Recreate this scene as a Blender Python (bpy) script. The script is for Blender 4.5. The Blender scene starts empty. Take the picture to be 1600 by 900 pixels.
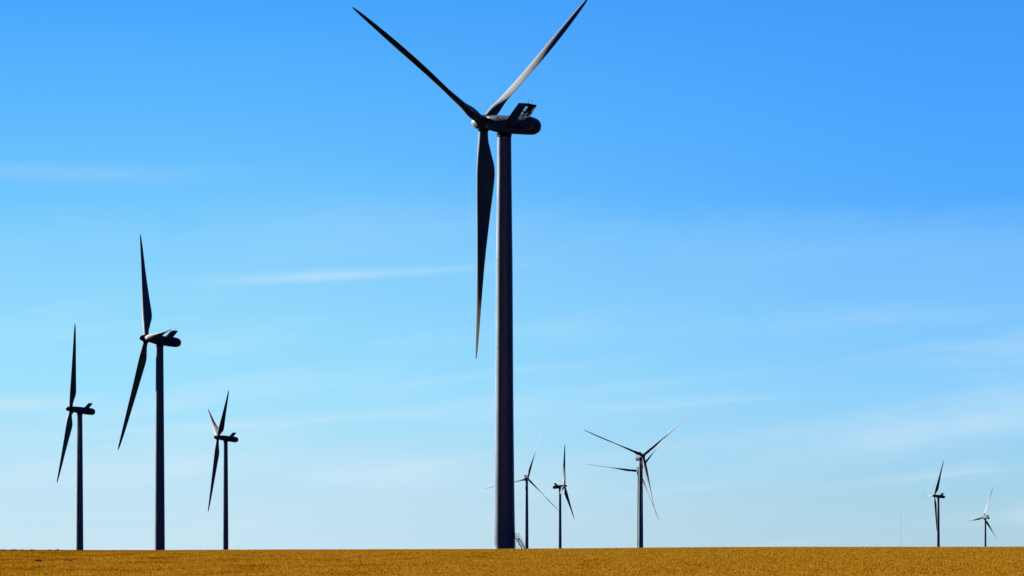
import bpy, bmesh, math, random
import numpy as np
from mathutils import Matrix, Vector
random.seed(7); rng = np.random.default_rng(11)
sc = bpy.context.scene; C = sc.collection
F = 5500.0            # focal length in photo pixels (1600 wide)
ZC = 1.7; YH = 862.0  # eye height, eye-level row in the photo
rad = math.radians

# ------------------------------------------------------------------ materials
def lin(r, g, b):
    f = lambda c: c/12.92 if c <= .04045 else ((c+.055)/1.055)**2.4
    return (f(r/255), f(g/255), f(b/255), 1)
def newmat(name):
    m = bpy.data.materials.new(name); m.use_nodes = True
    nt = m.node_tree; b = nt.nodes['Principled BSDF']; return m, nt, b
def N(nt, t, **k):
    n = nt.nodes.new(t)
    for a, v in k.items(): setattr(n, a, v)
    return n
def paint(name, col, rough, var=.25, spec=.5, scale=(1, 1, .12), metal=0):
    m, nt, b = newmat(name)
    tc = N(nt, 'ShaderNodeTexCoord'); mp = N(nt, 'ShaderNodeMapping'); mp.inputs['Scale'].default_value = scale
    no = N(nt, 'ShaderNodeTexNoise'); no.inputs['Scale'].default_value = 1.3; no.inputs['Detail'].default_value = 6
    nt.links.new(tc.outputs['Object'], mp.inputs[0]); nt.links.new(mp.outputs[0], no.inputs['Vector'])
    mr = N(nt, 'ShaderNodeMapRange'); mr.inputs[1].default_value = .3; mr.inputs[2].default_value = .7
    mr.inputs[3].default_value = 1-var; mr.inputs[4].default_value = 1+var*.3
    nt.links.new(no.outputs['Fac'], mr.inputs[0])
    vm = N(nt, 'ShaderNodeVectorMath', operation='SCALE'); vm.inputs[0].default_value = col[:3]
    nt.links.new(mr.outputs[0], vm.inputs['Scale']); nt.links.new(vm.outputs[0], b.inputs['Base Color'])
    r2 = N(nt, 'ShaderNodeMapRange'); r2.inputs[1].default_value = .3; r2.inputs[2].default_value = .7
    r2.inputs[3].default_value = rough-.05; r2.inputs[4].default_value = rough+.08
    nt.links.new(no.outputs['Fac'], r2.inputs[0]); nt.links.new(r2.outputs[0], b.inputs['Roughness'])
    b.inputs['Specular IOR Level'].default_value = spec; b.inputs['Metallic'].default_value = metal
    return m
M_TOWER = paint('tower paint', (.68, .80, .92), .35, .10, .8, metal=.3)
M_BLADE = paint('blade gelcoat', (.93, .95, .93), .52, .07, .25, scale=(.5, .5, .1))
def _glow(m):   # thin glass-fibre shell lets a little sun through
    nt = m.node_tree; t = N(nt, 'ShaderNodeBsdfTranslucent'); t.inputs[0].default_value = (.62, .85, .78, 1)
    x = N(nt, 'ShaderNodeMixShader'); x.inputs[0].default_value = .05
    nt.links.new(nt.nodes['Principled BSDF'].outputs[0], x.inputs[1]); nt.links.new(t.outputs[0], x.inputs[2])
    nt.links.new(x.outputs[0], nt.nodes['Material Output'].inputs['Surface'])
M_NAC = paint('nacelle shell', (.36, .45, .55), .42, .22, scale=(.6, .6, .6), metal=.2)
_glow(M_BLADE)
M_SPIN = paint('spinner shell', (.86, .87, .83), .4, .15, scale=(.8, .8, .8))
M_DARK = paint('dark metal', (.03, .033, .04), .5, .3)
M_STEEL = paint('galvanised steel', (.10, .11, .12), .45, .3)
M_PALE = paint('pale weathered steel', (.5, .56, .6), .6, .1)
M_INK = paint('dark blue lettering', (.003, .004, .008), .6, .1)

# ------------------------------------------------------------------ mesh helpers
class MB:
    def __init__(s): s.v = []; s.f = []; s.m = []
    def add(s, vs, fs, mi=0):
        o = len(s.v); s.v += [tuple(v) for v in vs]; s.f += [tuple(i+o for i in f) for f in fs]; s.m += [mi]*len(fs)
    def loft(s, rings, cap=True, mi=0):
        n = len(rings[0]); vs = [p for r in rings for p in r]; fs = []
        for k in range(len(rings)-1):
            for i in range(n):
                j = (i+1) % n
                fs.append((k*n+i, k*n+j, (k+1)*n+j, (k+1)*n+i))
        if cap: fs += [tuple(range(n))[::-1], tuple((len(rings)-1)*n+i for i in range(n))]
        s.add(vs, fs, mi)
    def tube(s, a, b, r, n=6, mi=0, r2=None):
        a = Vector(a); b = Vector(b); d = (b-a)
        if d.length < 1e-6: return
        q = d.to_track_quat('Z', 'Y').to_matrix(); r2 = r if r2 is None else r2
        R = []
        for p, rr in ((a, r), (b, r2)):
            R.append([p+q@Vector((rr*math.cos(2*math.pi*i/n), rr*math.sin(2*math.pi*i/n), 0)) for i in range(n)])
        s.loft(R, True, mi)
    def hexa(s, p, mi=0):   # 8 corners, bottom 4 then top 4, both counter-clockwise
        s.add(p, [(3, 2, 1, 0), (4, 5, 6, 7), (0, 1, 5, 4), (1, 2, 6, 5), (2, 3, 7, 6), (3, 0, 4, 7)], mi)
    def box(s, c, h, M=None, mi=0):
        x, y, z = h
        P = [Vector((sx*x, sy*y, sz*z)) for sz in (-1, 1) for sx, sy in ((-1, -1), (1, -1), (1, 1), (-1, 1))]
        if M is not None: P = [M@p for p in P]
        s.hexa([p+Vector(c) for p in P], mi)
    def mesh(s, name, mats, smooth=True, ang=40):
        me = bpy.data.meshes.new(name); me.from_pydata(s.v, [], s.f)
        for m in mats: me.materials.append(m)
        me.polygons.foreach_set('material_index', s.m)
        bm = bmesh.new(); bm.from_mesh(me); bmesh.ops.remove_doubles(bm, verts=bm.verts, dist=1e-5)
        bmesh.ops.recalc_face_normals(bm, faces=bm.faces)
        for f in bm.faces: f.smooth = smooth
        for e in bm.edges:
            if len(e.link_faces) == 2 and e.calc_face_angle(0) > rad(ang): e.smooth = False
        bm.to_mesh(me); bm.free(); return me
def obj(name, me, parent=None, M=None):
    o = bpy.data.objects.new(name, me); C.objects.link(o)
    if parent is not None: o.parent = parent
    if M is not None: o.matrix_local = M
    return o

# ------------------------------------------------------------------ terrain
PX = [-3000, 0, 200, 400, 800, 1180, 1600, 4000]
PY = [861, 858.7, 860.0, 859.2, 857.6, 854.9, 854.2, 854]
PROF_D = np.array([-3000, 0, 100, 200, 246, 300, 360, 420, 480, 540, 600, 680, 823, 1000, 1250, 1545, 2135, 2600, 2883, 3610, 4257, 4395, 4776, 6023, 9000, 40000.])
zc0 = 2.0
def prof(d):
    z = np.interp(d, PROF_D, [0, 0, -.05, 0, 0] + [zc0*(1-((540-x)/294)**2) for x in (300, 360, 420, 480, 540)] + [1.98, 1.85, 1.5, .2, -2.2, -5, -12.5, -16, -19, -18.5, -15.5, -17.5, -24, -41, -60, -60])
    return z
def smooth01(t): t = np.clip(t, 0, 1); return t*t*(3-2*t)
def ground(x, y):
    x = np.asarray(x, float); y = np.asarray(y, float)
    u = 800 + F*x/np.maximum(y, 60)
    yc = sum(np.interp(u+o, PX, PY) for o in (-80, -40, 0, 40, 80))/5
    zc = ZC + (YH-yc-.0)/F*540 - .06     # canopy tips rise a little above
    W = smooth01((y-246)/294)*(1-smooth01((y-800)/600))
    return prof(y) + (zc-zc0)*W + .03*np.sin(x*.09+1.3*np.sin(y*.021))*np.exp(-((y-380)/260)**2)
def build_ground():
    ys = np.concatenate([[-3000, -800, -200, 0, 60, 120, 170], np.linspace(200, 620, 150), np.geomspace(640, 30000, 60)])
    us = np.concatenate([[-1e4], -np.geomspace(1, .2, 20), np.linspace(-.19, .19, 130), np.geomspace(.2, 1, 20), [1e4]])
    vs = []; nx = len(us)
    for y in ys:
        hw = max(y, 200)
        xs = np.clip(us*hw, -30000, 30000)
        if y <= 1000: xs[0], xs[-1] = -30000, 30000
        else: xs[0], xs[-1] = -30000-1, 30000+1
        zs = ground(xs, np.full(nx, y))
        vs += [(a, y, b) for a, b in zip(xs, zs)]
    fs = [(j*nx+i, j*nx+i+1, (j+1)*nx+i+1, (j+1)*nx+i) for j in range(len(ys)-1) for i in range(nx-1)]
    me = bpy.data.meshes.new('field_ground'); me.from_pydata(vs, [], fs)
    me.polygons.foreach_set('use_smooth', [True]*len(fs))
    m, nt, b = newmat('ripe field canopy')
    L = nt.links.new
    g = N(nt, 'ShaderNodeNewGeometry'); mp = N(nt, 'ShaderNodeMapping'); mp.inputs['Scale'].default_value = (.06, .015, .06)
    L(g.outputs['Position'], mp.inputs[0])
    n1 = N(nt, 'ShaderNodeTexNoise'); n1.inputs['Scale'].default_value = 1; n1.inputs['Detail'].default_value = 5; L(mp.outputs[0], n1.inputs['Vector'])
    n2 = N(nt, 'ShaderNodeTexNoise'); n2.inputs['Scale'].default_value = 2.2; n2.inputs['Detail'].default_value = 4; L(g.outputs['Position'], n2.inputs['Vector'])
    ad = N(nt, 'ShaderNodeMath', operation='MULTIPLY_ADD'); L(n2.outputs['Fac'], ad.inputs[0]); ad.inputs[1].default_value = .55
    L(n1.outputs['Fac'], ad.inputs[2])
    cr = N(nt, 'ShaderNodeValToRGB'); e = cr.color_ramp.elements
    e[0].position = .5; e[0].color = (.34, .135, .000, 1); e[1].position = 1.0; e[1].color = (.50, .23, .006, 1)
    L(ad.outputs[0], cr.inputs[0])
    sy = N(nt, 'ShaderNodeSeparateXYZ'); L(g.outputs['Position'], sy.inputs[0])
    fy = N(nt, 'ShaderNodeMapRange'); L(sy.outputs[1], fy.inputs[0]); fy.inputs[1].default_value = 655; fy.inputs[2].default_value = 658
    dimmed_ground = N(nt, 'ShaderNodeValToRGB'); L(ad.outputs[0], dimmed_ground.inputs[0]); q = dimmed_ground.color_ramp.elements    # unseen ground around the crop, made dark to cut bounced light on the turbines
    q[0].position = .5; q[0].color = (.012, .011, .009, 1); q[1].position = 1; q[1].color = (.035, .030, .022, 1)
    mx = N(nt, 'ShaderNodeMix', data_type='RGBA'); L(fy.outputs[0], mx.inputs[0]); L(cr.outputs[0], mx.inputs[6]); L(dimmed_ground.outputs[0], mx.inputs[7])
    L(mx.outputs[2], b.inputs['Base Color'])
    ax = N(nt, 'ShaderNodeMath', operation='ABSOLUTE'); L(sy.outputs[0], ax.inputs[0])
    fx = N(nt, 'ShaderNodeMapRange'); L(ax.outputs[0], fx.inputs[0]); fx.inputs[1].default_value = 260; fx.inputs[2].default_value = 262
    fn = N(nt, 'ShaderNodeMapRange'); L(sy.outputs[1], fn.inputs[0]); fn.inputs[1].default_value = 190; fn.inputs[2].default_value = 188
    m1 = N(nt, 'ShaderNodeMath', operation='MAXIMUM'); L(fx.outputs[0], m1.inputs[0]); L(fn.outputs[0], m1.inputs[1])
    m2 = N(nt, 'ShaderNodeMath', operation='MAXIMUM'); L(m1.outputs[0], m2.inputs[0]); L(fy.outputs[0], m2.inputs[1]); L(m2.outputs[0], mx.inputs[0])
    b.inputs['Roughness'].default_value = .9; b.inputs['Specular IOR Level'].default_value = .05
    bp = N(nt, 'ShaderNodeBump'); bp.inputs['Strength'].default_value = .5; bp.inputs['Distance'].default_value = .12
    L(n2.outputs['Fac'], bp.inputs['Height']); L(bp.outputs[0], b.inputs['Normal'])
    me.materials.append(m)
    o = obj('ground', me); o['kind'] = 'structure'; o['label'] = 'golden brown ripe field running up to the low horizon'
    return o
build_ground()

def build_crop():
    n = 260000
    y = np.where(rng.random(n) < .5, rng.uniform(225, 640, n), 1/rng.uniform(1/640, 1/225, n))
    x = rng.uniform(-.185, .185, n)*y
    z = ground(x, y)
    # patchiness: taller and shorter patches
    pn = .5+.25*np.sin(x*.31+np.sin(y*.11)*2)+.25*np.sin(y*.17+np.sin(x*.23)*2)
    V = np.zeros((n, 3, 3, 3)); tone = np.zeros((n, 3, 3))
    base_t = np.clip(rng.normal(.5, .06, n)+.05*(pn-.5), 0, 1)
    for k in range(3):
        a = rng.uniform(0, math.pi, n); w = rng.uniform(.05, .13, n); h = rng.uniform(.06, .15, n)*(.8+.4*pn)
        ox = rng.normal(0, .12, n); oy = rng.normal(0, .12, n)
        lx = rng.normal(0, .07, n); ly = rng.normal(0, .07, n)
        for q, (s, hh) in enumerate(((-1, 0), (1, 0), (0, 1))):
            V[:, k, q, 0] = x+ox+s*w*np.cos(a)+hh*lx
            V[:, k, q, 1] = y+oy+s*w*np.sin(a)+hh*ly
            V[:, k, q, 2] = z-.03+hh*h
        tone[:, k, :] = np.clip(base_t+rng.normal(0, .06, n), 0, 1)[:, None]
    nv = n*9; me = bpy.data.meshes.new('crop')
    me.vertices.add(nv); me.vertices.foreach_set('co', V.reshape(-1))
    me.loops.add(nv); me.loops.foreach_set('vertex_index', np.arange(nv, dtype=np.int32))
    me.polygons.add(n*3); me.polygons.foreach_set('loop_start', np.arange(0, nv, 3, dtype=np.int32))
    me.update(calc_edges=True)
    at = me.attributes.new('tone', 'FLOAT', 'POINT'); at.data.foreach_set('value', tone.reshape(-1))
    m, nt, b = newmat('ripe crop ears'); L = nt.links.new
    an = N(nt, 'ShaderNodeAttribute', attribute_name='tone')
    g = N(nt, 'ShaderNodeNewGeometry'); mp = N(nt, 'ShaderNodeMapping'); mp.inputs['Scale'].default_value = (.22, .05, 0)
    L(g.outputs['Position'], mp.inputs[0]); n1 = N(nt, 'ShaderNodeTexNoise'); n1.inputs['Scale'].default_value = 1; n1.inputs['Detail'].default_value = 6
    L(mp.outputs[0], n1.inputs['Vector'])
    ad = N(nt, 'ShaderNodeMath', operation='MULTIPLY_ADD'); L(n1.outputs['Fac'], ad.inputs[0]); ad.inputs[1].default_value = 1.15; L(an.outputs['Fac'], ad.inputs[2])
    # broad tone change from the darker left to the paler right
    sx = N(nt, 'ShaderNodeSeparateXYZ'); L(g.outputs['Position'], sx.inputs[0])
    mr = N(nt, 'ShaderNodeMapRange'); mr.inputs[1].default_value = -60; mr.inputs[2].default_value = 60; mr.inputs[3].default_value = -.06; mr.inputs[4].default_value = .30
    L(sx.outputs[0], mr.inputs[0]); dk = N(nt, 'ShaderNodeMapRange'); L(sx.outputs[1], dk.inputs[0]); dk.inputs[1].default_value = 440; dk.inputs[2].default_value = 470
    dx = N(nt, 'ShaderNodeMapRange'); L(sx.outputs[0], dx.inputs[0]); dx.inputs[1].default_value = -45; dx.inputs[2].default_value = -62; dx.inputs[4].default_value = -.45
    dm = N(nt, 'ShaderNodeMath', operation='MULTIPLY_ADD'); L(dk.outputs[0], dm.inputs[0]); L(dx.outputs[0], dm.inputs[1]); L(mr.outputs[0], dm.inputs[2])  # adds a shadow line at far left below the crest, darkened into crop tone
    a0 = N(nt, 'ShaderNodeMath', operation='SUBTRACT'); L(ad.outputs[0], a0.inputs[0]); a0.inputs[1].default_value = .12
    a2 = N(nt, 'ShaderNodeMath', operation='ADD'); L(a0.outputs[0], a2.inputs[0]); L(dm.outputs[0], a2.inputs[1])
    cr = N(nt, 'ShaderNodeValToRGB'); e = cr.color_ramp.elements
    e[0].position = .25; e[0].color = (.44, .155, .000, 1); e[1].position = 1.0; e[1].color = (.98, .48, .03, 1)
    k = cr.color_ramp.elements.new(.8); k.color = (.64, .24, .001, 1)
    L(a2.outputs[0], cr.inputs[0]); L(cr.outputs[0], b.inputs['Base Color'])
    b.inputs['Roughness'].default_value = 1; b.inputs['Specular IOR Level'].default_value = 0
    tr = N(nt, 'ShaderNodeBsdfTranslucent'); L(cr.outputs[0], tr.inputs[0]); nu = N(nt, 'ShaderNodeVectorMath', operation='MULTIPLY_ADD'); L(g.outputs['Normal'], nu.inputs[0]); nu.inputs[1].default_value = (.45, .45, .45); nu.inputs[2].default_value = (-.28, -.1, .8)
    nn = N(nt, 'ShaderNodeVectorMath', operation='NORMALIZE'); L(nu.outputs[0], nn.inputs[0]); L(nn.outputs[0], b.inputs['Normal']); ms = N(nt, 'ShaderNodeMixShader'); ms.inputs[0].default_value = .3
    L(b.outputs[0], ms.inputs[1]); L(tr.outputs[0], ms.inputs[2]); L(ms.outputs[0], nt.nodes['Material Output'].inputs['Surface'])
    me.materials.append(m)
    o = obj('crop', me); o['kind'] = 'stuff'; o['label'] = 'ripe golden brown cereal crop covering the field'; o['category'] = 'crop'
build_crop()

# ------------------------------------------------------------------ turbine meshes
HUBR = 56.0
def tower_mesh(H, prof_r):
    mb = MB(); n = 72
    zs = [0, .1, .35] + list(np.linspace(2, H, 26))
    rr = lambda z: float(np.interp(z/H, [p[0] for p in prof_r], [p[1] for p in prof_r]))
    ring = lambda z, r: [(r*math.cos(2*math.pi*i/n), r*math.sin(2*math.pi*i/n), z) for i in range(n)]
    R = [ring(z, rr(z)+(.12 if z < .3 else 0)) for z in zs]
    mb.loft(R)
    for fz in (.235, .49, .70):      # bolted section joints
        z = H*fz; r = rr(z)
        mb.loft([ring(z-.12, r-.02), ring(z-.12, r+.02), ring(z+.12, r+.02), ring(z+.12, r-.02)], False, 1)
    return mb.mesh('tower', [M_TOWER, M_TOWER])
def yaw_mesh(r):
    mb = MB(); n = 48
    ring = lambda z, r: [(r*math.cos(2*math.pi*i/n), r*math.sin(2*math.pi*i/n), z) for i in range(n)]
    mb.loft([ring(-.55, r), ring(-.5, r+.1), ring(.25, r+.12), ring(.45, r+.05)])
    return mb.mesh('yaw_collar', [M_DARK])

def blade_mesh():
    # radial axis +Z; feathered: leading edge towards +Y (upwind)
    rs = [1.2, 2.0, 3.2, 4.5, 6, 7.5, 9, 10.5, 12, 14, 17, 21, 25, 30, 35, 40, 44, 48, 51, 53.2, 54.8, 55.6, 56.0]
    ch = [2.2, 2.2, 2.25, 2.5, 3.0, 3.45, 3.95, 4.25, 4.35, 4.2, 3.85, 3.35, 2.95, 2.5, 2.15, 1.85, 1.6, 1.33, 1.08, .87, .62, .4, .08]
    th = [1, 1, .97, .84, .64, .49, .40, .355, .33, .31, .285, .26, .24, .22, .21, .20, .19, .18, .18, .18, .18, .2, .3]
    le = [1.1, 1.1, 1.12, 1.18, 1.25, 1.32, 1.36, 1.38, 1.38, 1.34, 1.24, 1.10, .98, .86, .75, .64, .55, .45, .37, .29, .2, .12, .02]
    tw = [28, 28, 28, 29, 31, 32, 33, 33.5, 33.5, 32.5, 30, 25.5, 19, 10.5, 3, -2, -4.4, -5.4, -6, -6, -6, -6, -6]
    mb = MB(); rings = []; n = 36
    for r, c, t, l, w in zip(rs, ch, th, le, tw):
        ang = rad(82+w); LE = Vector((-math.cos(ang), math.sin(ang), 0)); SU = Vector((-math.sin(ang), -math.cos(ang), 0))
        circ = max(0, min(1, (t-.4)/.55)); ring = []
        for i in range(n):
            a = 2*math.pi*i/n
            xc = .5*(1-math.cos(a)); sgn = 1 if a < math.pi else -1
            yt = 5*t*(.2969*math.sqrt(xc)-.126*xc-.3516*xc**2+.2843*xc**3-.1015*xc**4)
            cam = .03*4*xc*(1-xc)*(1-circ)
            ya = sgn*yt+cam; yb = .5*math.sin(a)
            yy = ya*(1-circ)+yb*circ
            chord_pos = l-xc*c
            pre = .9*(r/56)**2
            p = LE*chord_pos+SU*(yy*c)+Vector((0, pre, r)); ring.append(p)
        rings.append(ring)
    mb.loft(rings)
    # root collar
    ring = lambda z, rr: [(rr*math.cos(2*math.pi*i/36), rr*math.sin(2*math.pi*i/36), z) for i in range(36)]
    return mb.mesh('blade', [M_BLADE], ang=50)
def spinner_mesh():
    mb = MB(); n = 48
    P = [(3.3, .02), (3.22, .34), (2.95, .72), (2.5, 1.06), (1.85, 1.37), (.9, 1.62), (.0, 1.76), (-.8, 1.76), (-1.4, 1.66), (-1.5, 1.5)]
    mb.loft([[(r*math.cos(2*math.pi*i/n), y, r*math.sin(2*math.pi*i/n)) for i in range(n)] for y, r in P])
    return mb.mesh('spinner', [M_SPIN])
def socket_mesh():
    mb = MB(); n = 36
    ring = lambda z, rr: [(rr*math.cos(2*math.pi*i/n), rr*math.sin(2*math.pi*i/n), z) for i in range(n)]
    mb.loft([ring(.5, 1.3), ring(1.75, 1.3), ring(1.86, 1.24), ring(1.9, 1.12)])
    return mb.mesh('blade_socket', [M_DARK])
def nacelle_mesh():
    mb = MB(); n = 64
    S = [(4.55, 1.15, 1.2, -1.1), (4.5, 1.35, 1.42, -1.25), (4.2, 1.6, 1.68, -1.5), (3, 1.85, 1.86, -1.8), (1.2, 1.98, 1.95, -2.1), (-.5, 2, 1.98, -2.2), (-6.6, 2, 1.98, -2.25),
         (-7.6, 1.98, 1.88, -2.2), (-8.3, 1.92, 1.66, -2.02), (-8.85, 1.8, 1.3, -1.72), (-9.2, 1.64, .9, -1.35), (-9.38, 1.45, .5, -.95), (-9.45, 1.0, .2, -.6)]
    rings = []
    for y, hw, zt, zb in S:
        zc = (zt+zb)/2; hz = (zt-zb)/2; ring = []
        for i in range(n):
            a = 2*math.pi*i/n; c, s_ = math.cos(a), math.sin(a); e = 2/3.6
            ring.append((hw*math.copysign(abs(c)**e, c), y, zc+hz*math.copysign(abs(s_)**e, s_)))
        rings.append(ring)
    mb.loft(rings)
    # panel seams, slightly proud bands
    for y, hw, zt, zb in ((.9, 1.985, 1.955, -2.12), (-6.2, 2.0, 1.98, -2.25)):
        R = []
        for dy, g in ((-.05, -.02), (-.05, .015), (.05, .015), (.05, -.02)):
            zc = (zt+zb)/2; hz = (zt-zb)/2+g; ring = []
            for i in range(n):
                a = 2*math.pi*i/n; c, s_ = math.cos(a), math.sin(a); e = 2/3.6
                ring.append(((hw+g)*math.copysign(abs(c)**e, c), y+dy, zc+hz*math.copysign(abs(s_)**e, s_)))
            R.append(ring)
        mb.loft(R, False, 1)
    return mb.mesh('nacelle', [M_NAC, M_DARK], ang=50)
def cooler_frame_mesh():
    mb = MB()
    # leaning plane from (y -4.9, z 1.7) up to (y -7.2, z 4.75)
    A = Vector((0, -5.3, 1.9)); U = Vector((0, -1.9, 2.85)); 
    def P(u, x, d=0): return A+U*u+Vector((x, d, 0))
    def bar(u0, x0, u1, x1, w=.09):
        mb.tube(P(u0, x0), P(u1, x1), w, 4)
    W = 1.98
    for u, w in ((0, .08), (.36, .12), (1, .13)): bar(u, -W, u, W, w)
    for x in (-W, -.75, .55, W): bar(0, x, 1, x, .13)
    # radiator block closing the outer bays, open middle gaps
    def block(x0, x1, u0, u1, t=.12):
        p = [P(u0, x0, -t), P(u0, x1, -t), P(u0, x1, t), P(u0, x0, t), P(u1, x0, -t), P(u1, x1, -t), P(u1, x1, t), P(u1, x0, t)]
        mb.hexa(p)
    block(-.65, .45, .42, .95); block(.65, 1.1, .42, .96)
    block(-1.88, -.85, .8, .97)
    bar(.0, -1.9, .36, -.8, .06); bar(.36, -.7, .0, .5, .06); bar(0, .6, .36, 1.9, .06); bar(.4, 1.2, .95, 1.9, .06)
    return mb.mesh('radiator', [M_DARK], smooth=False)
def side_panel_mesh(sx):
    mb = MB(); t = .05
    Q = [(-1.75, .55), (-4.7, .5), (-7.2, 4.85), (-4.95, 4.85)]   # (y, z) corners
    x0 = sx*2.07; lo = [(x0-t, y, z) for y, z in Q]; hi = [(x0+t, y, z) for y, z in Q]
    mb.hexa(lo+hi)
    return mb.mesh('side_panel', [M_NAC], smooth=False)
def top_cap_mesh():
    mb = MB(); mb.hexa([(-2.0, -7.3, 4.74), (2.0, -7.3, 4.74), (2.0, -5.2, 4.74), (-2.0, -5.2, 4.74), (-2.0, -7.33, 4.86), (2.0, -7.33, 4.86), (2.0, -5.2, 4.86), (-2.0, -5.2, 4.86)])
    return mb.mesh('cooler_cap', [M_NAC], smooth=False)
def sensor_mesh():
    mb = MB(); mb.tube((0, 0, 0), (0, 0, .95), .045); mb.tube((0, 0, .95), (0, 0, 1.05), .09); mb.tube((-.12, 0, .8), (.12, 0, .8), .03)
    return mb.mesh('wind_sensor', [M_DARK])
def vent_mesh(sx):
    mb = MB()
    for k in range(4): mb.box((sx*1.99, -8.0, -.65+k*.16), (.04, .42, .05))
    return mb.mesh('vent', [M_DARK], smooth=False)
def lettering_mesh(sx):
    cu = bpy.data.curves.new('txt', 'FONT'); cu.body = 'Vestas'; cu.size = 1.75; cu.extrude = .04; cu.offset = .045
    cu.align_x = 'CENTER'; cu.align_y = 'CENTER'; cu.space_character = 1.06
    to = bpy.data.objects.new('lettering', cu); C.objects.link(to)
    dg = bpy.context.evaluated_depsgraph_get(); me = bpy.data.meshes.new_from_object(to.evaluated_get(dg))
    bpy.data.objects.remove(to); bpy.data.curves.remove(cu)
    if sx < 0: Mx = Matrix(((0, 0, -1, -2.0), (-1, 0, 0, -4.35), (0, 1, 0, -.62), (0, 0, 0, 1)))
    else: Mx = Matrix(((0, 0, 1, 2.0), (1, 0, 0, -4.35), (0, 1, 0, -.62), (0, 0, 0, 1)))
    me.transform(Mx); me.materials.clear(); me.materials.append(M_INK); return me
def main_bits(root, base_r):
    """door, platform stairs at the foot of the big tower"""
    ang = rad(-33); D = Matrix.Rotation(ang, 4, 'Z')
    r = base_r-.14
    mb = MB(); mb.box((r, 0, 3.45+1.05), (.1, .42, 1.05)); mb.box((r, 0, 3.45+2.2), (.16, .46, .05))
    d = obj('door', mb.mesh('door', [M_NAC], smooth=False), root, D)
    hb = MB(); hb.tube((r+.13, .3, 4.4), (r+.13, .3, 4.75), .03)
    obj('handle', hb.mesh('handle', [M_DARK]), d)
    st = MB(); w = .6; zp = 3.35; x0 = base_r-.05; x1 = base_r+1.15; run = 2.3; zb = -.1
    st.box(((x0+x1)/2, 0, zp), ((x1-x0)/2, w+.02, .06))
    for s in (-1, 1):
        st.tube((x1, s*w, zp-.02), (x1+run, s*w, zb), .13, 4)
        st.tube((x1-.1, s*w, zp), (x1-.1, s*w, 0), .06, 6)
    nst = 13
    for k in range(nst):
        t = (k+.7)/nst; st.box((x1+run*t, 0, zp+(zb-zp)*t), (.13, w-.03, .02))
    s_ = obj('staircase', st.mesh('staircase', [M_DARK], smooth=False), root, D)
    for s in (-1, 1):
        hr = MB()
        for h in (.55, 1.15):
            y = s*w; pts = [(x0+.1, y, zp+h), (x1-.25, y, zp+h), (x1+.05, y, zp+h-.12), (x1+run, y, zb+h)]
            for a, b in zip(pts, pts[1:]): hr.tube(a, b, .03)
        for t in (0, .33, .66, 1): hr.tube((x1+run*t, s*w, zp+(zb-zp)*t), (x1+run*t, s*w, zp+(zb-zp)*t+1.12), .03)
        hr.tube((x0+.15, s*w, zp), (x0+.15, s*w, zp+1.15), .03); hr.tube((x1-.3, s*w, zp), (x1-.3, s*w, zp+1.15), .03)
        obj('handrail', hr.mesh('handrail', [M_DARK]), s_)

ME = dict(blade=blade_mesh(), spinner=spinner_mesh(), socket=socket_mesh(), nacelle=nacelle_mesh(), radiator=cooler_frame_mesh(),
          spl=side_panel_mesh(-1), spr=side_panel_mesh(1), cap=top_cap_mesh(), sensor=sensor_mesh(), vl=vent_mesh(-1), vr=vent_mesh(1),
          tl=lettering_mesh(-1), tr=lettering_mesh(1))
BIG = [(0, 2.6), (.12, 2.40), (.33, 2.17), (.45, 2.08), (.7, 1.95), (.9, 1.72), (1, 1.62)]
SLIM = [(0, 2.15), (.33, 2.02), (.7, 1.8), (1, 1.58)]
FAT = [(0, 2.35), (.33, 2.15), (.7, 1.9), (1, 1.65)]
HREF = 99.0
ME['tower_slim'] = tower_mesh(HREF, SLIM); ME['tower_fat'] = tower_mesh(HREF, FAT); ME['collar'] = yaw_mesh(1.62)

# name, tower column, distance, hub-line height, yaw, rotor azimuth, tilt, cone, overhang, blade pitch extra, tower kind, label
TB = [
 (788, 823, 101.7, 56.5, 51.4, 5.8, 1.4, 5.9, 0, 'big', 'largest and nearest wind turbine, in the middle with steps at its tower foot'),
 (249.5, 1545, 94.6, 108.6, 30.5, 6.1, .7, 6.0, 0, 'fat', 'second tallest wind turbine, dark, tallest of the three left of the big central one'),
 (124.5, 2135, 87.6, 96.0, -25.4, 6.3, 1.8, 5.4, 0, 'fat', 'leftmost dark wind turbine, standing nearest the left edge with one blade straight up'),
 (352.5, 2598, 85.4, 103.3, -54.3, 6.0, 1.5, 5.8, 0, 'slim', 'shortest of the three dark left wind turbines, two upper blades forming a narrow V'),
 (823, 4257, 89.8, -10.0, 16.7, 4.8, 2.8, 5.8, 0, 'fat', 'small wind turbine just right of the big central tower, one blade passing behind it'),
 (875, 4395, 83.0, -100.4, -18.5, 5.5, 1.8, 5.8, 0, 'slim', 'small dark wind turbine seen side on, its nose pointing right, unlike all the others'),
 (1001.2, 2883, 79.5, 197.3, -51.3, 8.0, 3.0, 5.8, 0, 'slim', 'front facing wind turbine with thin spread blades, nearer of the overlapping pair right of centre'),
 (998.2, 3610, 83.8, -3.1, 37.6, 5.0, 1.9, 5.8, 0, 'slim', 'farther turbine of the overlapping pair, its tower almost hidden behind the nearer tower'),
 (1466, 4776, 76.9, 100.4, -30.9, 5.4, -.6, 5.6, 0, 'fat', 'small dark side on wind turbine at the right, one blade hanging beside its tower'),
 (1539.5, 6023, 59.9, 34.0, 18.6, 3.5, -2.5, 5.3, 0, 'slim', 'smallest wind turbine, farthest right, with one bright sunlit blade pointing up'),
]
GROUP = 'wind turbines standing beyond the field'
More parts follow.
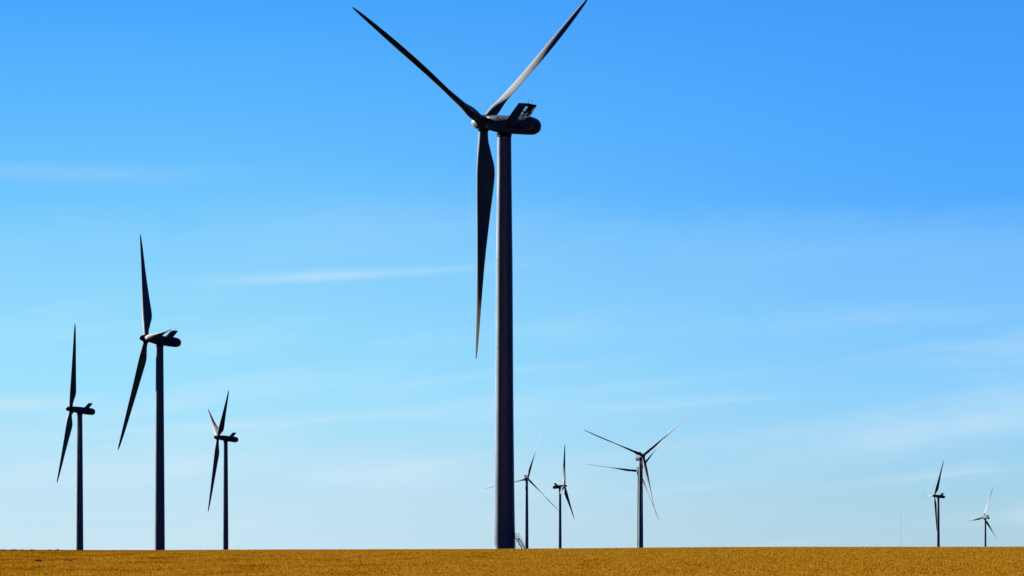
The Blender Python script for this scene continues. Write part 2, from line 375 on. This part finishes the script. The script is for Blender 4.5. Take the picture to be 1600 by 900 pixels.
for i, (tx, D, zh, psi, az, tilt, cone, ov, pit, kind, label) in enumerate(TB):
    x = (tx-800)*D/F; gz = float(ground(x, D))-.15
    root = bpy.data.objects.new('wind_turbine', None); C.objects.link(root); root.location = (x, D, gz)
    root['label'] = label; root['category'] = 'wind turbine'; root['group'] = GROUP
    H = zh-gz; th = H-2.55
    if kind == 'big':
        obj('tower', tower_mesh(th, BIG), root); main_bits(root, 2.6)
    else:
        obj('tower', ME['tower_'+kind], root, Matrix.Diagonal((1, 1, th/HREF, 1)))
    RT = Matrix.Rotation(rad(psi), 4, 'Z')
    obj('yaw_collar', ME['collar'], root, Matrix.Translation((0, 0, th)))
    B = Matrix.Translation((0, 0, H))@RT@Matrix.Rotation(rad(tilt), 4, 'X')
    nc = obj('nacelle', ME['nacelle'], root, B)
    obj('radiator', ME['radiator'], nc); obj('side_panel', ME['spl'], nc); obj('side_panel', ME['spr'], nc); obj('cooler_cap', ME['cap'], nc)
    if D < 3000:
        for xx in (-.6, .75): obj('wind_sensor', ME['sensor'], nc, Matrix.Translation((xx, -6.7, 4.84)))
        obj('lettering', ME['tl'], nc); obj('lettering', ME['tr'], nc); obj('vent', ME['vl'], nc); obj('vent', ME['vr'], nc)
    HB = B@Matrix.Translation((0, ov, 0))
    sp = obj('spinner', ME['spinner'], root, HB@Matrix.Rotation(rad(az), 4, 'Y'))
    for k in range(3):
        Rb = Matrix.Rotation(rad(az+120*k), 4, 'Y')@Matrix.Rotation(-rad(cone), 4, 'X')
        bl = obj('blade', ME['blade'], root, HB@Rb)
        obj('blade_socket', ME['socket'], sp, Matrix.Rotation(rad(120*k), 4, 'Y')@Matrix.Rotation(-rad(cone), 4, 'X'))

# ------------------------------------------------------------------ measuring mast
def mast():
    D = 4500.; x = (1407.5-800)*D/F; gz = float(ground(x, D)); top = ZC+(YH-797)/F*D; H = top-gz
    root = bpy.data.objects.new('measuring_mast', None); C.objects.link(root); root.location = (x, D, gz)
    root['label'] = 'thin faint measuring mast standing alone left of the two far right wind turbines'; root['category'] = 'mast'
    mb = MB(); s = .26; L3 = [(s*math.cos(a), s*math.sin(a)) for a in (rad(90), rad(210), rad(330))]
    for a in L3: mb.tube((*a, 0), (*a, H), .022, 5)
    nb = int(H/1.2)
    for k in range(nb):
        z0 = k*H/nb; z1 = (k+1)*H/nb
        for j in range(3): mb.tube((*L3[j], z0), (*L3[(j+1) % 3], z1), .011, 3); mb.tube((*L3[j], z1), (*L3[(j+1) % 3], z1), .011, 3)
    obj('lattice', mb.mesh('lattice', [M_PALE], smooth=False), root)
    for j in range(3):
        g = MB(); a = rad(30+120*j)
        for h in (.45, .9): g.tube((0, 0, H*h), (H*.45*math.cos(a), H*.45*math.sin(a), float(ground(x+H*.45*math.cos(a), D+H*.45*math.sin(a)))-gz), .008, 3)
        obj('guy_wire', g.mesh('guy_wire', [M_STEEL]), root)
    for h in (.6, .98):
        b = MB(); b.tube((0, 0, H*h), (1.6, 0, H*h), .02, 4); b.tube((1.6, 0, H*h), (1.6, 0, H*h+.4), .02, 4); b.tube((1.6, 0, H*h+.4), (1.6, 0, H*h+.5), .1, 6)
        obj('sensor_boom', b.mesh('sensor_boom', [M_DARK]), root)
mast()

# ------------------------------------------------------------------ weeds in the crop at the left
M_WEED = paint('weed leaves', (.55, .30, .04), .7, .5, .2, (3, 3, 3))
def weed_mesh(w, d, h, n):
    mb = MB()
    for _ in range(n):
        r = math.sqrt(random.random()); a = random.uniform(0, 6.283); bx, by = w*r*math.cos(a), d*r*math.sin(a)
        hh = h*random.uniform(.5, 1)*(1-.5*r); q = random.uniform(0, 3.14); s = random.uniform(.04, .1)
        lx, ly = random.gauss(0, .1), random.gauss(0, .1)
        mb.add([(0, 0, -.12), (bx-s*math.cos(q), by-s*math.sin(q), 0), (bx+s*math.cos(q), by+s*math.sin(q), 0), (bx+lx+s*math.cos(q), by+ly+s*math.sin(q), hh*.7), (bx+lx*1.4, by+ly*1.4, hh)], [(1, 2, 3, 4), (0, 2, 1)])
    me = bpy.data.meshes.new('weeds'); me.from_pydata(mb.v, [], mb.f); me.materials.append(M_WEED)
    bm = bmesh.new(); bm.from_mesh(me); bmesh.ops.remove_doubles(bm, verts=bm.verts, dist=1e-5); bm.to_mesh(me); bm.free(); return me
def on_crest_y(px, py):
    """distance at which the field surface shows at this row"""
    for d in np.arange(236, 545, .5):
        z = float(ground((px-800)*d/F, d))+.12
        if YH-F*(z-ZC)/d <= py: return d
    return 540.
W_L = [(60, 876, .17, .12, .33, 60, 'wider dark weed patch growing in the field near the left edge'),
       (108, 875.5, .12, .08, .30, 36, 'narrower dark weed patch in the field below the leftmost wind turbine')]
for px, py, w, d_, h, n, lb in W_L:
    d = on_crest_y(px, py); x = (px-800)*d/F
    o = obj('weed_patch', weed_mesh(w, d_*3, h, n)); o.location = (x, d, float(ground(x, d)))
    o['label'] = lb; o['category'] = 'weeds'; o['group'] = 'weed patches in the field'
tm = weed_mesh(.14, .2, .32, 26)
for px in (3, 9, 18, 23, 35, 50, 77, 90):
    d = 470+random.uniform(-20, 15); x = (px-800)*d/F
    o = obj('weed_tuft', tm); o.location = (x, d, float(ground(x, d))); o.rotation_euler.z = random.uniform(0, 6)
    o['label'] = 'tiny dark weed tuft on the horizon line of the field at the far left'; o['category'] = 'weeds'; o['group'] = 'dark tufts along the left horizon'

# ------------------------------------------------------------------ sky
SUN_AZ = -55.0; SUN_EL = 23.0
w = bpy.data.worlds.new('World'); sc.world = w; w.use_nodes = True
nt = w.node_tree; L = nt.links.new; nt.nodes.clear()
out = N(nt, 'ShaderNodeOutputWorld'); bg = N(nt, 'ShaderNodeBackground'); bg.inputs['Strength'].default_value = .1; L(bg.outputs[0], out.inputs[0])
tc = N(nt, 'ShaderNodeTexCoord'); sp = N(nt, 'ShaderNodeSeparateXYZ'); L(tc.outputs['Generated'], sp.inputs[0])
def mth(op, a, b=None, c=None, clamp=False):
    n = N(nt, 'ShaderNodeMath', operation=op); n.use_clamp = clamp
    for i, v in enumerate((a, b, c)):
        if v is None: continue
        if isinstance(v, (int, float)): n.inputs[i].default_value = v
        else: L(v, n.inputs[i])
    return n.outputs[0]
AZ = mth('ARCTAN2', sp.outputs[0], sp.outputs[1]); EL = mth('ARCSINE', sp.outputs[2])
ELp = mth('MAXIMUM', EL, 0)
pos = mth('POWER', mth('DIVIDE', ELp, math.pi/2), .5)
def P(Y): return (math.atan((YH-Y)/F)/(math.pi/2))**.5 if Y < YH else 0
def ramp(stops):
    r = N(nt, 'ShaderNodeValToRGB'); L(pos, r.inputs[0]); e = r.color_ramp.elements
    e[0].position = stops[0][0]; e[0].color = lin(*stops[0][1]); e[1].position = stops[-1][0]; e[1].color = lin(*stops[-1][1])
    for p, c in stops[1:-1]: k = e.new(p); k.color = lin(*c)
    return r.outputs[0]
HI = [(.42, (40, 100, 205)), (.6, (22, 58, 140)), (1, (12, 32, 90))]
RL = ramp([(0, (201, 229, 243)), (P(800), (196, 229, 246)), (P(720), (184, 228, 250)), (P(620), (160, 226, 255)), (P(520), (146, 220, 255)), (P(400), (121, 206, 255)), (P(300), (106, 196, 255)), (P(150), (86, 181, 255)), (P(0), (66, 165, 255))]+HI)
RR = ramp([(0, (178, 211, 225)), (P(800), (172, 212, 231)), (P(720), (157, 211, 242)), (P(620), (141, 208, 253)), (P(520), (123, 199, 255)), (P(400), (102, 186, 255)), (P(300), (78, 170, 255)), (P(150), (67, 162, 255)), (P(0), (61, 153, 248))]+HI)
def mixc(f, a, b, t='MIX'):
    n = N(nt, 'ShaderNodeMix', data_type='RGBA', blend_type=t)
    for s, v in ((n.inputs[0], f), (n.inputs[6], a), (n.inputs[7], b)):
        if isinstance(v, (int, float, tuple)): s.default_value = v
        else: L(v, s)
    return n.outputs[2]
side = N(nt, 'ShaderNodeMapRange', interpolation_type='SMOOTHSTEP'); L(AZ, side.inputs[0]); side.inputs[1].default_value = -.11; side.inputs[2].default_value = .15
base = mixc(side.outputs[0], RL, RR)
# thin high cloud
cx = N(nt, 'ShaderNodeCombineXYZ'); L(mth('MULTIPLY', AZ, 9), cx.inputs[0]); L(mth('MULTIPLY', mth('MULTIPLY_ADD', AZ, -.10, EL), 75), cx.inputs[1])
nz = N(nt, 'ShaderNodeTexNoise'); nz.inputs['Scale'].default_value = 1.0; nz.inputs['Detail'].default_value = 7; nz.inputs['Roughness'].default_value = .55; nz.inputs['Distortion'].default_value = .4
L(cx.outputs[0], nz.inputs['Vector'])
cl = N(nt, 'ShaderNodeMapRange', interpolation_type='SMOOTHSTEP'); L(nz.outputs['Fac'], cl.inputs[0]); cl.inputs[1].default_value = .45; cl.inputs[2].default_value = .78
lowm = N(nt, 'ShaderNodeMapRange', interpolation_type='SMOOTHSTEP'); L(EL, lowm.inputs[0]); lowm.inputs[1].default_value = .095; lowm.inputs[2].default_value = .03; 
lowm.inputs[3].default_value = 0; lowm.inputs[4].default_value = 1
fac = mth('MULTIPLY', mth('MULTIPLY', cl.outputs[0], lowm.outputs[0]), .42)
def streak(px, py, hl, th, slope, amp):
    a0 = (px-800)/F; e0 = (YH-py)/F
    da = mth('SUBTRACT', AZ, a0); 
    de = mth('SUBTRACT', mth('SUBTRACT', EL, e0), mth('MULTIPLY', da, slope))
    wob = mth('MULTIPLY', mth('SUBTRACT', nz.outputs['Fac'], .5), .006)
    de = mth('ADD', de, wob)
    q = mth('ADD', mth('POWER', mth('ABSOLUTE', mth('MULTIPLY', da, F/hl)), 2), mth('POWER', mth('ABSOLUTE', mth('MULTIPLY', de, F/th)), 2))
    return mth('MULTIPLY', mth('EXPONENT', mth('MULTIPLY', q, -1)), amp)
for s in ((545, 430, 190, 8, .045, .30), (120, 277, 220, 14, 0, .10), (20, 637, 120, 12, .05, .38), (1500, 668, 260, 32, .16, .36), (640, 740, 130, 28, .05, .22),
          (430, 660, 330, 7, .06, .2), (300, 725, 220, 18, .03, .18), (1330, 505, 330, 16, .05, .06), (940, 610, 260, 10, .1, .08), (1140, 690, 260, 14, .14, .10), (600, 340, 260, 40, 0, .07)):
    fac = mth('ADD', fac, streak(*s))
nz2 = N(nt, 'ShaderNodeTexNoise'); nz2.inputs['Scale'].default_value = 1.0; nz2.inputs['Detail'].default_value = 4
c2 = N(nt, 'ShaderNodeCombineXYZ'); L(mth('MULTIPLY', AZ, 45), c2.inputs[0]); L(mth('MULTIPLY', EL, 90), c2.inputs[1]); L(c2.outputs[0], nz2.inputs['Vector'])
ee = mth('MULTIPLY_ADD', mth('SUBTRACT', nz2.outputs['Fac'], .5), .024, EL)
v1 = N(nt, 'ShaderNodeMapRange', interpolation_type='SMOOTHSTEP'); L(ee, v1.inputs[0]); v1.inputs[1].default_value = (YH-312)/F; v1.inputs[2].default_value = (YH-392)/F
v2 = N(nt, 'ShaderNodeMapRange'); L(EL, v2.inputs[0]); v2.inputs[1].default_value = (YH-560)/F; v2.inputs[2].default_value = (YH-350)/F; v2.inputs[4].default_value = .085
fac = mth('ADD', fac, mth('MULTIPLY', v1.outputs[0], v2.outputs[0]))
fac = mth('MULTIPLY', fac, mth('MULTIPLY_ADD', nz2.outputs['Fac'], 1.5, .45))
fac = mth('MINIMUM', fac, .8)
col = mixc(fac, base, lin(214, 237, 250))
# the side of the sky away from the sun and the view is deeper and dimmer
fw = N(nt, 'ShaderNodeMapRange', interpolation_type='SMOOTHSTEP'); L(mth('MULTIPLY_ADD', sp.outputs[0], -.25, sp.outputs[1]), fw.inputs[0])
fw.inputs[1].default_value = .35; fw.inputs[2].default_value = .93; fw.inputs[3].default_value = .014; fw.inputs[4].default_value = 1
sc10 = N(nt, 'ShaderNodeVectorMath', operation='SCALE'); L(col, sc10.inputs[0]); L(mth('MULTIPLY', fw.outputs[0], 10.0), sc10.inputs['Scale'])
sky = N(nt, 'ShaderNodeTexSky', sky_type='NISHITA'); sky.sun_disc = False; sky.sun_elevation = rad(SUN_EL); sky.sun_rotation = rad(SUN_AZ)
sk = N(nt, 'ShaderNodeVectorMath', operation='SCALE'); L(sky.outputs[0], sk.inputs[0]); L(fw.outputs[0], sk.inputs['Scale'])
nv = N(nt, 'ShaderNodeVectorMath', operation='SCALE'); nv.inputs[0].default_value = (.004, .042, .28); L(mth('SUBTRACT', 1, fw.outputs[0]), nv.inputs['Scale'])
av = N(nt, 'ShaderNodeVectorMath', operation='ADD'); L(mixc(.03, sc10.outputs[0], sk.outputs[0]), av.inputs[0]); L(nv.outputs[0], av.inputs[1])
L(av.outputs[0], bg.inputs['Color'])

sd = bpy.data.lights.new('sun', 'SUN'); sd.energy = 5; sd.angle = rad(.5); sd.color = (1, .95, .86)
so = bpy.data.objects.new('sun', sd); C.objects.link(so)
sdir = Vector((math.sin(rad(SUN_AZ))*math.cos(rad(SUN_EL)), math.cos(rad(SUN_AZ))*math.cos(rad(SUN_EL)), math.sin(rad(SUN_EL))))
so.rotation_euler = sdir.to_track_quat('Z', 'Y').to_euler(); so.location = (0, 0, 200)

# ------------------------------------------------------------------ camera
cd = bpy.data.cameras.new('camera'); co = bpy.data.objects.new('camera', cd); C.objects.link(co); sc.camera = co
co.location = (0, 0, ZC); co.rotation_euler = (rad(90), 0, 0)
cd.sensor_width = 36; cd.lens = 36*F/1600; cd.shift_y = (YH-450)/1600; cd.clip_start = 1; cd.clip_end = 80000
sc.view_settings.view_transform = 'Standard'; sc.view_settings.look = 'None'; sc.view_settings.exposure = 0
sc.render.engine = 'CYCLES'; sc.cycles.use_denoising = True; sc.cycles.diffuse_bounces = 0; sc.cycles.sample_clamp_indirect = 1.0
